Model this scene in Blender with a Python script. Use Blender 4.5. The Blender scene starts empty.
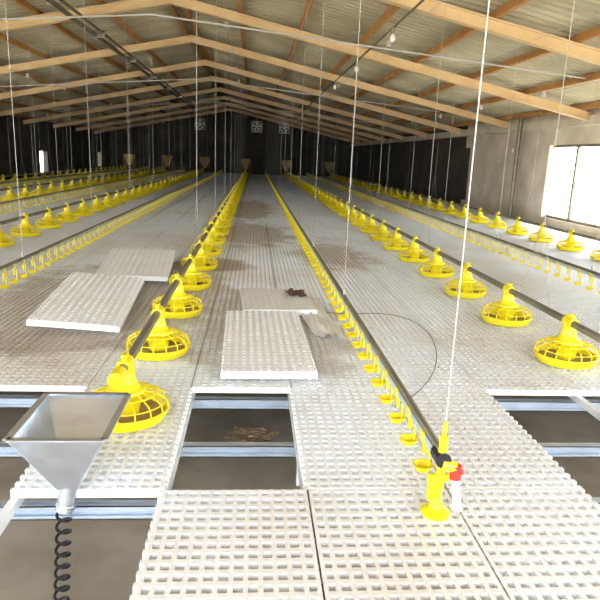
import bpy, math, random
from mathutils import Vector, Matrix, noise
random.seed(4)
S=0.6            # slat surface height over ground
XR,XL=6.25,-9.2  # side walls
YE=40.0; YF=-3.0
XC=-1.475; ZE=S+2.3; ZR=S+3.9
SL=(ZR-ZE)/(XR-XC)
D=bpy.data; C=bpy.context

# ---------------- materials
def mat(name,c1,c2=None,scale=4,rough=.6,metal=0,bump=0,detail=4,lo=.35,hi=.65,spec=.5,spots=None):
    m=D.materials.new(name); m.use_nodes=True; nt=m.node_tree; n=nt.nodes; l=nt.links
    b=n['Principled BSDF']; b.inputs['Roughness'].default_value=rough; b.inputs['Metallic'].default_value=metal
    b.inputs['Specular IOR Level'].default_value=spec
    b.inputs['Base Color'].default_value=(*c1,1)
    tc=n.new('ShaderNodeTexCoord')
    if c2 is not None:
        no=n.new('ShaderNodeTexNoise'); no.inputs['Scale'].default_value=scale; no.inputs['Detail'].default_value=detail
        l.new(tc.outputs['Object'],no.inputs['Vector'])
        cr=n.new('ShaderNodeValToRGB'); cr.color_ramp.elements[0].position=lo; cr.color_ramp.elements[1].position=hi
        cr.color_ramp.elements[0].color=(*c1,1); cr.color_ramp.elements[1].color=(*c2,1)
        l.new(no.outputs['Fac'],cr.inputs['Fac']); last=cr.outputs['Color']
        if spots:
            for (cx,cy,rx,ry,col) in spots:
                mp=n.new('ShaderNodeMapping'); mp.vector_type='POINT'
                mp.inputs['Location'].default_value=(-cx/rx,-cy/ry,0); mp.inputs['Scale'].default_value=(1/rx,1/ry,0)
                l.new(tc.outputs['Object'],mp.inputs['Vector'])
                ln=n.new('ShaderNodeVectorMath'); ln.operation='LENGTH'; l.new(mp.outputs['Vector'],ln.inputs[0])
                n2=n.new('ShaderNodeTexNoise'); n2.inputs['Scale'].default_value=4.0; n2.inputs['Detail'].default_value=5
                l.new(tc.outputs['Object'],n2.inputs['Vector'])
                ma=n.new('ShaderNodeMath'); ma.operation='MULTIPLY_ADD'; l.new(n2.outputs['Fac'],ma.inputs[0]); ma.inputs[1].default_value=1.6
                l.new(ln.outputs['Value'],ma.inputs[2])
                mr=n.new('ShaderNodeMapRange'); mr.inputs['From Min'].default_value=1.95; mr.inputs['From Max'].default_value=1.55
                mr.inputs['To Max'].default_value=.85
                l.new(ma.outputs[0],mr.inputs['Value'])
                mx=n.new('ShaderNodeMixRGB'); l.new(mr.outputs['Result'],mx.inputs['Fac']); l.new(last,mx.inputs['Color1']); mx.inputs['Color2'].default_value=(*col,1)
                last=mx.outputs['Color']
        l.new(last,b.inputs['Base Color'])
        if bump:
            bp=n.new('ShaderNodeBump'); bp.inputs['Strength'].default_value=bump; bp.inputs['Distance'].default_value=.02
            l.new(no.outputs['Fac'],bp.inputs['Height']); l.new(bp.outputs['Normal'],b.inputs['Normal'])
    return m
M={}
M['slat']=mat('slat_plastic',(.90,.93,.97),(.76,.72,.66),.8,.5,lo=.48,hi=.76,
   spots=[(-1.45,3.75,.62,.26,(.38,.28,.18)),(-1.2,5.0,1.0,1.5,(.54,.48,.41)),(-.45,6.6,.45,.5,(.38,.29,.2)),(.15,4.2,.55,1.2,(.60,.56,.50)),(-2.6,4.6,.5,.4,(.46,.37,.28)),(1.0,7.5,.5,.9,(.55,.48,.39)),(0.0,9.5,.6,1.5,(.5,.42,.33)),(-.1,14,.5,2.5,(.5,.42,.33))])
M['slat_clean']=mat('slat_plastic_clean',(.95,.96,.98),(.90,.90,.90),3,.42)
M['yellow']=mat('yellow_plastic',(.93,.77,.015),(.86,.70,.012),6,.35)
M['galv']=mat('galvanised_steel',(.66,.76,.88),(.54,.64,.76),9,.38,.6)
M['hopper']=mat('hopper_steel',(.76,.82,.90),(.62,.68,.77),14,.27,.85)
M['pipe']=mat('feed_pipe_steel',(.26,.24,.18),(.18,.16,.11),5,.45,.4)
M['white']=mat('white_beam',(.80,.82,.84),(.68,.70,.71),4,.5)
M['ground']=mat('pit_concrete',(.26,.22,.17),(.40,.35,.29),2.2,.9,bump=.3)
M['outside']=mat('outside_sand',(.62,.56,.46),(.70,.64,.54),.6,.95)
M['rafter']=mat('rafter_paint',(.76,.56,.29),(.66,.46,.22),2,.6)
M['purlin']=mat('purlin_timber',(.50,.25,.07),(.38,.18,.05),3,.7)
M['roof']=mat('roof_sheet',(.54,.49,.34),(.38,.34,.22),1.2,.75)
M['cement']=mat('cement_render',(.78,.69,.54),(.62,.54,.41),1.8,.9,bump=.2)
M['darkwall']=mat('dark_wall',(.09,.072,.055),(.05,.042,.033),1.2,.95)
M['cable']=mat('cable',(.50,.49,.45),None)
M['black']=mat('spring_steel',(.03,.03,.035),None,rough=.35,metal=.5)
M['red']=mat('red_plastic',(.7,.03,.02),None)
M['tan']=mat('cardboard',(.46,.34,.2),(.33,.23,.13),6,.9)
M['sack']=mat('sack_plastic',(.94,.94,.94),(.86,.84,.80),5,.5)
M['dark']=mat('dark_cloth',(.08,.05,.03),(.15,.09,.05),9,.9)
M['bin']=mat('bin_paint',(.55,.38,.16),None)

# ---------------- mesh builder
class MB:
    def __init__(s): s.v=[]; s.f=[]; s.mi=[]; s.cur=0
    def add(s,vs,fs):
        o=len(s.v); s.v+=[tuple(x) for x in vs]
        for f in fs: s.f.append(tuple(i+o for i in f)); s.mi.append(s.cur)
    def box(s,x0,x1,y0,y1,z0,z1):
        s.add([(x0,y0,z0),(x1,y0,z0),(x1,y1,z0),(x0,y1,z0),(x0,y0,z1),(x1,y0,z1),(x1,y1,z1),(x0,y1,z1)],
              [(0,3,2,1),(4,5,6,7),(0,1,5,4),(1,2,6,5),(2,3,7,6),(3,0,4,7)])
    def tube(s,a,b,r,n=8,r2=None,cap=True):
        a=Vector(a);b=Vector(b);d=(b-a).normalized(); r2=r if r2 is None else r2
        u=d.orthogonal().normalized(); w=d.cross(u)
        vs=[];fs=[]
        for p,rr in((a,r),(b,r2)):
            for i in range(n):
                t=2*math.pi*i/n; vs.append(p+(u*math.cos(t)+w*math.sin(t))*rr)
        for i in range(n):
            j=(i+1)%n; fs.append((i,j,n+j,n+i))
        if cap: fs+= [tuple(range(n-1,-1,-1)),tuple(range(n,2*n))]
        s.add(vs,fs)
    def path(s,pts,r,n=5):
        for a,b in zip(pts,pts[1:]): s.tube(a,b,r,n)
    def lathe(s,prof,c=(0,0,0),n=24):
        vs=[];fs=[];k=len(prof)
        for i in range(n):
            t=2*math.pi*i/n
            for r,z in prof: vs.append((c[0]+r*math.cos(t),c[1]+r*math.sin(t),c[2]+z))
        for i in range(n):
            j=(i+1)%n
            for q in range(k-1): fs.append((i*k+q,j*k+q,j*k+q+1,i*k+q+1))
        s.add(vs,fs)
    def beam(s,a,b,w,h):
        a=Vector(a);b=Vector(b);d=(b-a).normalized()
        side=d.cross(Vector((0,0,1)))
        side=side.normalized() if side.length>1e-4 else Vector((1,0,0))
        up=side.cross(d)
        vs=[]
        for p in(a,b):
            for i,j in((-1,-1),(1,-1),(1,1),(-1,1)): vs.append(p+side*i*w/2+up*j*h/2)
        s.add(vs,[(0,1,2,3),(7,6,5,4),(0,4,5,1),(1,5,6,2),(2,6,7,3),(3,7,4,0)])
    def mesh(s,name,mats,smooth=False):
        me=D.meshes.new(name); me.from_pydata(s.v,[],s.f)
        for m in mats: me.materials.append(M[m])
        for p,i in zip(me.polygons,s.mi): p.material_index=i; p.use_smooth=smooth
        me.update(); return me
    def obj(s,name,mats,parent=None,loc=(0,0,0),rot=(0,0,0),smooth=False):
        o=D.objects.new(name,s.mesh(name,mats if isinstance(mats,list) else [mats],smooth))
        C.collection.objects.link(o); o.location=loc; o.rotation_euler=rot
        if parent: o.parent=parent
        return o
def empty(name,loc=(0,0,0)):
    e=D.objects.new(name,None); e.empty_display_size=.2; C.collection.objects.link(e); e.location=loc; return e

# ---------------- slats
def slat(mb,x0,x1,y0,y1,zt,nx=12,ny=20,g=.003,th=.034,teeth=False,bx=.0075,by=.0095):
    x0+=g;x1-=g;y0+=g;y1-=g
    px=(x1-x0)/nx; py=(y1-y0)/ny
    for i in range(nx+1):
        w=bx if 0<i<nx else .013
        c=x0+i*px; a=max(x0,c-w); b=min(x1,c+w)
        mb.box(a,b,y0+.002,y1-.002,zt-th,zt)
    for j in range(ny+1):
        w=by if 0<j<ny else .015
        c=y0+j*py; a=max(y0,c-w); b=min(y1,c+w)
        e=.014 if teeth else 0
        mb.box(x0-e+.001,x1+e-.001,a,b,zt-th-.001,zt-.002)
W=.53
floor=MB()
cols=[]
x=-.31
while x-W>XL+.02: x-=W
while x<XR-.05:
    cols.append((x,min(x+W,XR-.02))); x+=W
for (a,b) in cols:
    if b-a<.2: continue
    y=3.0
    while y<YE-.5:
        slat(floor,a,b,y,y+1.0,S,12,20); y+=1
def colx(i): return (-.31+W*i,-.31+W*(i+1))
for i in(1,2,-1):
    a,b=colx(i); slat(floor,a,b,2.0,3.0,S,teeth=True)
for i in(0,1,2):
    a,b=colx(i)
    for y in(1.0,0.0): slat(floor,a,b,y,y+1.0,S,12,20,teeth=True)
floor.obj('slatted_floor',['slat'])

def loose(x,y,z,w,l,rot,tilt=(0,0),bx=.014,by=.014):
    mb=MB(); slat(mb,-w/2,w/2,-l/2,l/2,.02,11,24,0,.042,True,bx,by)
    return mb.obj('slat_panel',['slat_clean'],loc=(x,y,z),rot=(tilt[0],tilt[1],rot))
loose(.09,3.70,S+.05,.50,1.26,0.02,(.008,0),.012,.013)
loose(-1.19,4.50,S+.105,.56,1.25,.05,(.06,.08),.0135,.014)
loose(-1.12,5.92,S+.12,.62,1.0,.06,(.09,.02),.016,.016)
loose(.20,4.83,S+.035,.54,.75,0.06,(0,0),.014,.015)

# support beams
fr=MB()
def cbeamx(x0,x1,y,zt,h=.055,w=.04):
    fr.box(x0,x1,y-w/2,y+w/2,zt-.004,zt); fr.box(x0,x1,y-w/2,y+w/2,zt-h,zt-h+.004)
    fr.box(x0,x1,y-.002,y+.002,zt-h,zt); fr.box(x0,x1,y-w/2,y-w/2+.003,zt-.014,zt); fr.box(x0,x1,y-w/2,y-w/2+.003,zt-h,zt-h+.014)
for y in [0.5,2.0,2.5,3.0]: 
    fr.cur=0; cbeamx(-9.1,6.1,y+(.03 if y in(2.0,3.0) else 0),S-.075)
y=4.0
while y<39: fr.cur=0; cbeamx(-9.1,6.1,y,S-.075); y+=1
fr.cur=1
for x in (-9.0,-6.67,-4.55,-3.0,-1.9,-.84,-.31,.22,1.28,1.83,2.87,4.0,5.5):
    y0=0.0 if x in(-.31,.22,1.28,-.84,1.83) else 3.0
    fr.box(x-.015,x+.015,y0,39,S-.075,S-.038)
for x in(-6.67,-3.0,-1.9,-.84,.3,1.28,2.87,5.5):
    for y in (3.05,5,8,11): fr.box(x-.03,x+.03,y-.02,y+.02,0,S-.135)
for x in(.3,1.2):
    fr.box(x-.03,x+.03,.5,.54,0,S-.135)
fr.obj('floor_support_frame',['galv','white'])

# ---------------- feeder pan
def pan_mesh():
    mb=MB()
    mb.lathe([(0,.014),(.10,.010),(.15,.004),(.172,.012),(.188,.04),(.192,.060),(.184,.060),(.168,.028),(.12,.022),(0,.028)],n=32)
    for k in range(16):
        t=2*math.pi*k/16; c,s_=math.cos(t),math.sin(t)
        mb.path([(r*c,r*s_,z) for r,z in((.187,.058),(.184,.085),(.170,.108),(.130,.128),(.07,.142))],.0042,5)
    for r,z,rr in((.188,.060,.006),(.180,.095,.0035),(.13,.128,.005)):
        pts=[(r*math.cos(2*math.pi*i/32),r*math.sin(2*math.pi*i/32),z) for i in range(33)]
        mb.path(pts,rr,5)
    mb.lathe([(.055,.03),(.065,.09),(.088,.138),(.085,.150),(.064,.160),(.050,.180),(.042,.215),(.036,.232),(0,.234)],n=20)
    mb.tube((0,-.045,.262),(0,.045,.262),.034,12)
    mb.box(-.010,.010,-.03,.03,.29,.315)
    mb.box(-.040,.040,-.012,.012,.215,.262)
    mb.cur=1; mb.lathe([(0,.032),(.165,.034)],n=24)
    return mb.mesh('feeder_pan',['yellow','tan'],False)
PAN=pan_mesh()
ZRf=lambda x: ZR-SL*abs(x-XC)-.25
def feeder(x,y0,first,sp=.94,coup=False):
    e=empty('feeder_line',(x,y0,S))
    mb=MB(); mb.tube((0,0,.262),(0,38.2-y0,.262),.023,10); mb.obj('auger_pipe',['pipe'],e)
    y=first;i=1
    while y<38:
        o=D.objects.new('feeder_pan_%d'%i,PAN); C.collection.objects.link(o); o.parent=e
        o.location=(0,y-y0,0.001)
        i+=1; y+=sp
    cb=MB(); y=first+(3.4 if coup else .5)
    while y<38:
        q=y-y0
        cb.tube((0,q,.85),(0,q,ZRf(x)-S),.0025,4); cb.tube((0,q-.22,.28),(0,q,.85),.002,4); cb.tube((0,q+.22,.28),(0,q,.85),.002,4)
        cb.box(-.03,.03,q-.02,q+.02,ZRf(x)-S-.06,ZRf(x)-S+.03)
        y+=2.82
    cb.tube((.03,0,ZRf(x)-S-.02),(.03,38-y0,ZRf(x)-S-.02),.004,4)
    cb.obj('suspension_cable',['cable'],e)
    fb=MB()
    for (w0,z0_,w1,z1_) in((.30,.95,.10,.5),):
        vs=[(-w0,-w0,z0_),(w0,-w0,z0_),(w0,w0,z0_),(-w0,w0,z0_),(-w1,-w1,z1_-.2),(w1,-w1,z1_-.2),(w1,w1,z1_-.2),(-w1,w1,z1_-.2)]
        fb.add(vs,[(0,1,5,4),(1,2,6,5),(2,3,7,6),(3,0,4,7),(4,5,6,7)])
    for a in(-1,1):
        for b in(-1,1): fb.tube((a*.28,b*.28,0),(a*.28,b*.28,.95),.015,5)
    fb.obj('feed_bin',['bin'],e,loc=(0,38.6-y0,0))
    if coup:
        mb=MB(); mb.tube((0,-.02,.262),(0,.07,.262),.034,14); mb.obj('pipe_coupling',['yellow'],e)
    return e
def drinker(x,y0):
    e=empty('drinker_line',(x,y0,S))
    mb=MB(); L=38.5-y0
    mb.tube((0,0,.235),(0,L,.235),.015,8); mb.cur=1; mb.box(-.012,.012,0,L,.195,.22); mb.obj('water_pipe',['pipe','galv'],e)
    nb=MB(); y=.2
    while y<L:
        nb.box(-.016,.016,y-.018,y+.018,.186,.225)
        nb.tube((0,y,.19),(0,y,.13),.009,5)
        nb.box(.018,.024,y-.008,y+.008,.06,.2)
        nb.box(-.004,.024,y-.008,y+.008,.186,.196)
        nb.lathe([(.010,.055),(.026,.060),(.040,.085),(.036,.085),(.022,.066),(0,.064)],(0,y,0),10 if y<8 else 6)
        y+=.215
    nb.obj('nipple_drinkers',['yellow'],e)
    cb=MB(); y=.0
    while y<L:
        cb.tube((0,y,.24),(0,y,ZRf(x)-S),.0025,4)
        cb.box(-.006,.006,y-.012,y+.012,.24,.29); y+=2.35
    cb.tube((.03,0,ZRf(x)-S-.02),(.03,L,ZRf(x)-S-.02),.004,4)
    cb.obj('suspension_cable',['cable'],e)
    eb=MB()
    eb.tube((0,.0,.10),(0,.0,.30),.015,10); eb.tube((0,0,.30),(0,0,.35),.007,6)
    eb.lathe([(0,.0),(.048,.003),(.052,.015),(.026,.03),(.015,.07),(.013,.12)],(-.005,0.0,0),14)
    eb.tube((.0,-.01,.20),(.045,-.02,.19),.019,8); eb.box(-.045,.03,-.008,.008,.13,.155); eb.box(-.04,-.02,-.01,.01,.06,.15)
    eb.cur=1; eb.tube((.045,-.02,.15),(.045,-.02,.20),.019,10); eb.tube((.045,-.02,.175),(.07,-.02,.175),.010,8)
    eb.cur=2; eb.tube((.045,-.02,.15),(.05,-.05,.07),.014,8); eb.tube((.05,-.05,.07),(.05,-.05,.055),.022,8)
    eb.cur=3; eb.tube((0,-.02,.215),(0,.05,.215),.028,10)
    eb.obj('end_fitting',['yellow','red','white','black'],e)
for x,y0,f_,cp in((-.56,2.42,2.6,True),(1.98,3.0,3.47,False),(4.7,3.3,3.9,False),(-3.1,3.3,3.8,False),(-5.4,3.3,3.7,False),(-7.7,3.3,3.6,False)): feeder(x,y0,f_,.93,cp)
for x,y0 in((.66,1.83),(-2.02,3.04),(3.25,3.1),(-4.3,3.1),(-6.6,3.1)): drinker(x,y0)

# ---------------- inlet hopper near
h=empty('feed_hopper',(-.63,2.04,S))
R=[(-.155,-.19,.27),(.155,-.19,.27),(.155,.20,.27),(-.155,.20,.27)]
nk=[(-.035,-.09,.03),(.025,-.09,.03),(.025,-.03,.03),(-.035,-.03,.03)]
mb=MB()
mb.add(R+nk,[(0,1,5,4),(1,2,6,5),(2,3,7,6),(3,0,4,7)])
ho=mb.obj('funnel',['hopper'],h)
sm=ho.modifiers.new('t','SOLIDIFY'); sm.thickness=.003
mb=MB()
for i in range(4):
    a=Vector(R[i]);b=Vector(R[(i+1)%4]); mb.beam(a,b,.024,.006)
    mb.beam(R[i],nk[i],.006,.006)
mb.obj('rim_flange',['hopper'],h)
mb=MB(); mb.tube((-.005,-.06,.05),(-.02,-.075,-.05),.034,18,.030); mb.tube((-.018,-.073,-.04),(-.022,-.078,-.06),.034,16); mb.obj('outlet_tube',['hopper'],h)
pts=[];n=10*18
for i in range(n+1):
    t=i/n; a=2*math.pi*10*t
    pts.append((-.022-.03*t+.024*math.cos(a),-.078-.02*t+.024*math.sin(a),-.05-.46*t))
mb=MB(); mb.path(pts,.0055,6); mb.obj('auger_spring',['black'],h)

# ---------------- debris
def cloth(name,m,cx,cy,w,l,amp,rot=0,z=S+.02,nx=26,ny=26,seed=0):
    mb=MB(); vs=[];fs=[]
    for j in range(ny+1):
        for i in range(nx+1):
            u=i/nx-.5; v=j/ny-.5
            k=1+.22*noise.noise(Vector((u*3+seed,v*3,seed)))
            n_=noise.noise(Vector((u*5+seed,v*5,2+seed)))
            vs.append((u*w*k,v*l*k,amp*(abs(n_)*1.6+.4*noise.noise(Vector((u*13,v*13,seed))))+amp*.3))
    for j in range(ny):
        for i in range(nx):
            a=j*(nx+1)+i; fs.append((a,a+1,a+nx+2,a+nx+1))
    mb.add(vs,fs); return mb.obj(name,[m],loc=(cx,cy,z),rot=(0,0,rot),smooth=True)
cloth('plastic_sack','sack',.49,4.40,.20,1.05,.025,.06,S+.012,seed=1)
cloth('dirty_rag','dark',.37,4.95,.16,.2,.03,.1,S+.06,seed=4)
cloth('paper_scrap','tan',.02,3.62,.3,.2,.015,-.3,.01,seed=6)
pts=[(.72+.45*math.sin(t*1.7)+.10*t, 3.1+.75*t-.35*math.cos(t*2.4), S+.006) for t in [i*.08 for i in range(38)]]
mb=MB(); mb.path(pts,.003,5); mb.obj('loose_wire',['pipe'])

# ---------------- building shell
mb=MB(); mb.box(XL-.2,XR+.2,YF,YE+.2,-.1,0); mb.obj('floor',['ground'])
mb=MB(); mb.box(-60,60,-40,70,-.2,-.11); mb.obj('outside_ground',['outside'])
mb=MB(); t=.2
OZ0,OZ1=S+.14,S+1.65
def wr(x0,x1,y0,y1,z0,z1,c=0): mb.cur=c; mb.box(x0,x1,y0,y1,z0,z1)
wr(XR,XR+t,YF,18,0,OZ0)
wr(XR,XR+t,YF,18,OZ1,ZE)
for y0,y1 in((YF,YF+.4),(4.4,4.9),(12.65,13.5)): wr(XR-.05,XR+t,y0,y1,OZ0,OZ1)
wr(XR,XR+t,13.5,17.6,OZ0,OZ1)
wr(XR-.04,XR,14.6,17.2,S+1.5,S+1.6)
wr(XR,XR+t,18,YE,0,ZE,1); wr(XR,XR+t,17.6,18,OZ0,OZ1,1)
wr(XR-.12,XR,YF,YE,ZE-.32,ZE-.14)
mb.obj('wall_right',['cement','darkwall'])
mb=MB(); mb.cur=0
for y in(11.7,8.1): mb.box(XR+.05,XR+.1,y-.03,y+.03,OZ0,OZ1)
mb.box(XR+.04,XR+.11,4.9,12.65,OZ0,OZ0+.05); mb.box(XR+.04,XR+.11,4.9,12.65,OZ1-.05,OZ1)
mb.obj('window_1',['pipe'])
mb=MB(); mb.tube((XR-.16,14.0,S-.3),(XR-.16,14.0,ZE),.05,8); mb.obj('drain_pipe',['pipe'])
mb=MB()
wr(XL-t,XL,YF,16,0,S+.29); wr(XL-t,XL,YF,16,S+1.85,ZE)
for y0,y1 in((YF,YF+.4),(2,2.5),(6.5,7),(11,11.5),(15.5,16)): wr(XL-t,XL,y0,y1,S+.29,S+1.85)
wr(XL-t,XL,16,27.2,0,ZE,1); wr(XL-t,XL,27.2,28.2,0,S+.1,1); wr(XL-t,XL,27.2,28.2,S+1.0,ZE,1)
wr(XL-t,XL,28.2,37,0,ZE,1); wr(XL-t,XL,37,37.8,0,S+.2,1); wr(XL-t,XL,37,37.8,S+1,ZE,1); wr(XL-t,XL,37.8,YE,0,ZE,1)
mb.obj('wall_left',['cement','darkwall'])
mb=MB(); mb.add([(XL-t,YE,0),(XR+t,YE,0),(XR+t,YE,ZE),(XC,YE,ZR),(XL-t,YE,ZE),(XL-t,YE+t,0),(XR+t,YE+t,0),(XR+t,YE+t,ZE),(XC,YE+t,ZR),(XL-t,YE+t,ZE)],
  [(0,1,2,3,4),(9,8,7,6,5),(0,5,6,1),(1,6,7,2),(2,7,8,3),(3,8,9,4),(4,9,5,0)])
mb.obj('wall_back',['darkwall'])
mb=MB()
for sx in(1,-1):
    xe=(XR+.5) if sx>0 else (XL-.5)
    ze=ZR-SL*abs(xe-XC)
    vs=[];fs=[];n=0;y=YF
    while y<YE+.3:
        for dy,dz in((0,0),(.06,0),(.09,.03),(.15,.03)):
            vs.append((XC,y+dy,ZR+dz)); vs.append((xe,y+dy,ze+dz)); n+=1
        y+=.18
    for i in range(n-1): fs.append((2*i,2*i+1,2*i+3,2*i+2))
    mb.add(vs,fs)
mb.obj('ceiling',['roof'])
fr=MB()
yt=.4
while yt<YE:
    for xe in(XR+.02,XL-.02):
        ze=ZR-SL*abs(xe-XC)
        fr.beam((XC,yt,ZR-.19),(xe,yt,ze-.19),.06,.13)
        fr.beam((XC,yt,ZR-.255),(xe,yt,ze-.255),.12,.02)
        fr.beam((XC,yt,ZR-.125),(xe,yt,ze-.125),.12,.02)
    yt+=3.6
fr.cur=1
for y in(9.2,16.5,23.5):
    fr.tube((XL,y,ZE+.1),(XC,y,ZE+.75),.013,6); fr.tube((XC,y,ZE+.75),(XR,y,ZE+.1),.013,6)
fr.obj('roof_rafters',['rafter','cable'])
pu=MB()
for k in range(0,8):
    for sx in(1,-1):
        x=XC+sx*(.12+k*1.05); 
        z=ZR-SL*abs(x-XC)-.06
        pu.box(x-.03,x+.03,YF,YE,z-.045,z+.05)
pu.obj('roof_purlins',['purlin'])
mb=MB(); mb.tube((-2.95,YF,S+3.22),(-2.95,30,S+3.22),.04,8); mb.tube((-2.82,YF,S+3.26),(-2.82,30,S+3.26),.025,6)
for y in range(0,30,3):
    mb.box(-3.0,-2.78,y,y+.03,S+3.17,S+3.30)
mb.obj('overhead_pipe',['pipe'])
mb=MB(); mb.tube((1.8,YF,S+2.92),(1.8,30,S+2.92),.016,6)
for y in(5.5,8.5,11.5,14.5):
    mb.tube((1.8,y,S+2.92),(1.8,y,S+2.84),.025,8)
mb.cur=1
for y in(5.5,8.5,11.5,14.5): mb.lathe([(.014,0),(.032,-.04),(.034,-.065),(.02,-.095),(0,-.10)],(1.8,y,S+2.84),10)
mb.obj('electrical_conduit',['pipe','sack'])
for x,y in((-2.2,25),(0.05,25),(1.15,25)):
    e=empty('circulation_fan',(x,y,S+2.3))
    mb=MB(); pr=[(.16,-.05),(.18,-.05),(.18,.05),(.16,.05),(.16,-.05)]
    mb.lathe(pr,n=20)
    for k in range(5):
        a=2*math.pi*k/5; mb.add([(0,0,-.02),(.15*math.cos(a),.15*math.sin(a),-.02),(.15*math.cos(a+.6),.15*math.sin(a+.6),.02)],[(0,1,2)])
    mb.lathe([(0,-.04),(.04,-.04),(.04,.04),(0,.04)],n=10)
    for a,b in(((-.2,-.2),(.2,-.2)),((.2,-.2),(.2,.2)),((.2,.2),(-.2,.2)),((-.2,.2),(-.2,-.2))):
        mb.tube((*a,0),(*b,0),.012,5)
    mb.obj('fan_body',['cable'],e,rot=(math.pi/2,0,0))
    mb=MB(); mb.tube((0,0,.2),(0,0,ZRf(x)-S-2.3+.1),.008,5); mb.obj('fan_hanger',['cable'],e)

# ---------------- light
w=D.worlds.new('World'); C.scene.world=w; w.use_nodes=True
bg=w.node_tree.nodes['Background']; bg.inputs['Color'].default_value=(.90,.95,1,1); bg.inputs['Strength'].default_value=7.8
s=D.lights.new('sun','SUN'); s.energy=9; s.angle=.02; s.color=(1,.90,.76)
so=D.objects.new('sun',s); C.collection.objects.link(so); so.rotation_euler=(math.radians(-12),math.radians(28),0)

# ---------------- camera
f=600.0
d=Vector((-45,145,-f)).normalized(); r=Vector((1,-.04,0)).normalized()
Xw=(r-r.dot(d)*d).normalized(); Zw=Xw.cross(d)
m=Matrix((Xw,d,Zw))
cam=D.cameras.new('camera'); co=D.objects.new('camera',cam); C.collection.objects.link(co)
cam.sensor_width=36; cam.lens=36*f/600; cam.clip_start=.05; cam.clip_end=300
co.matrix_world=Matrix.Translation((0,0,S+1.2))@m.to_4x4()
C.scene.camera=co
try: C.scene.view_settings.view_transform='Standard'
except Exception: pass
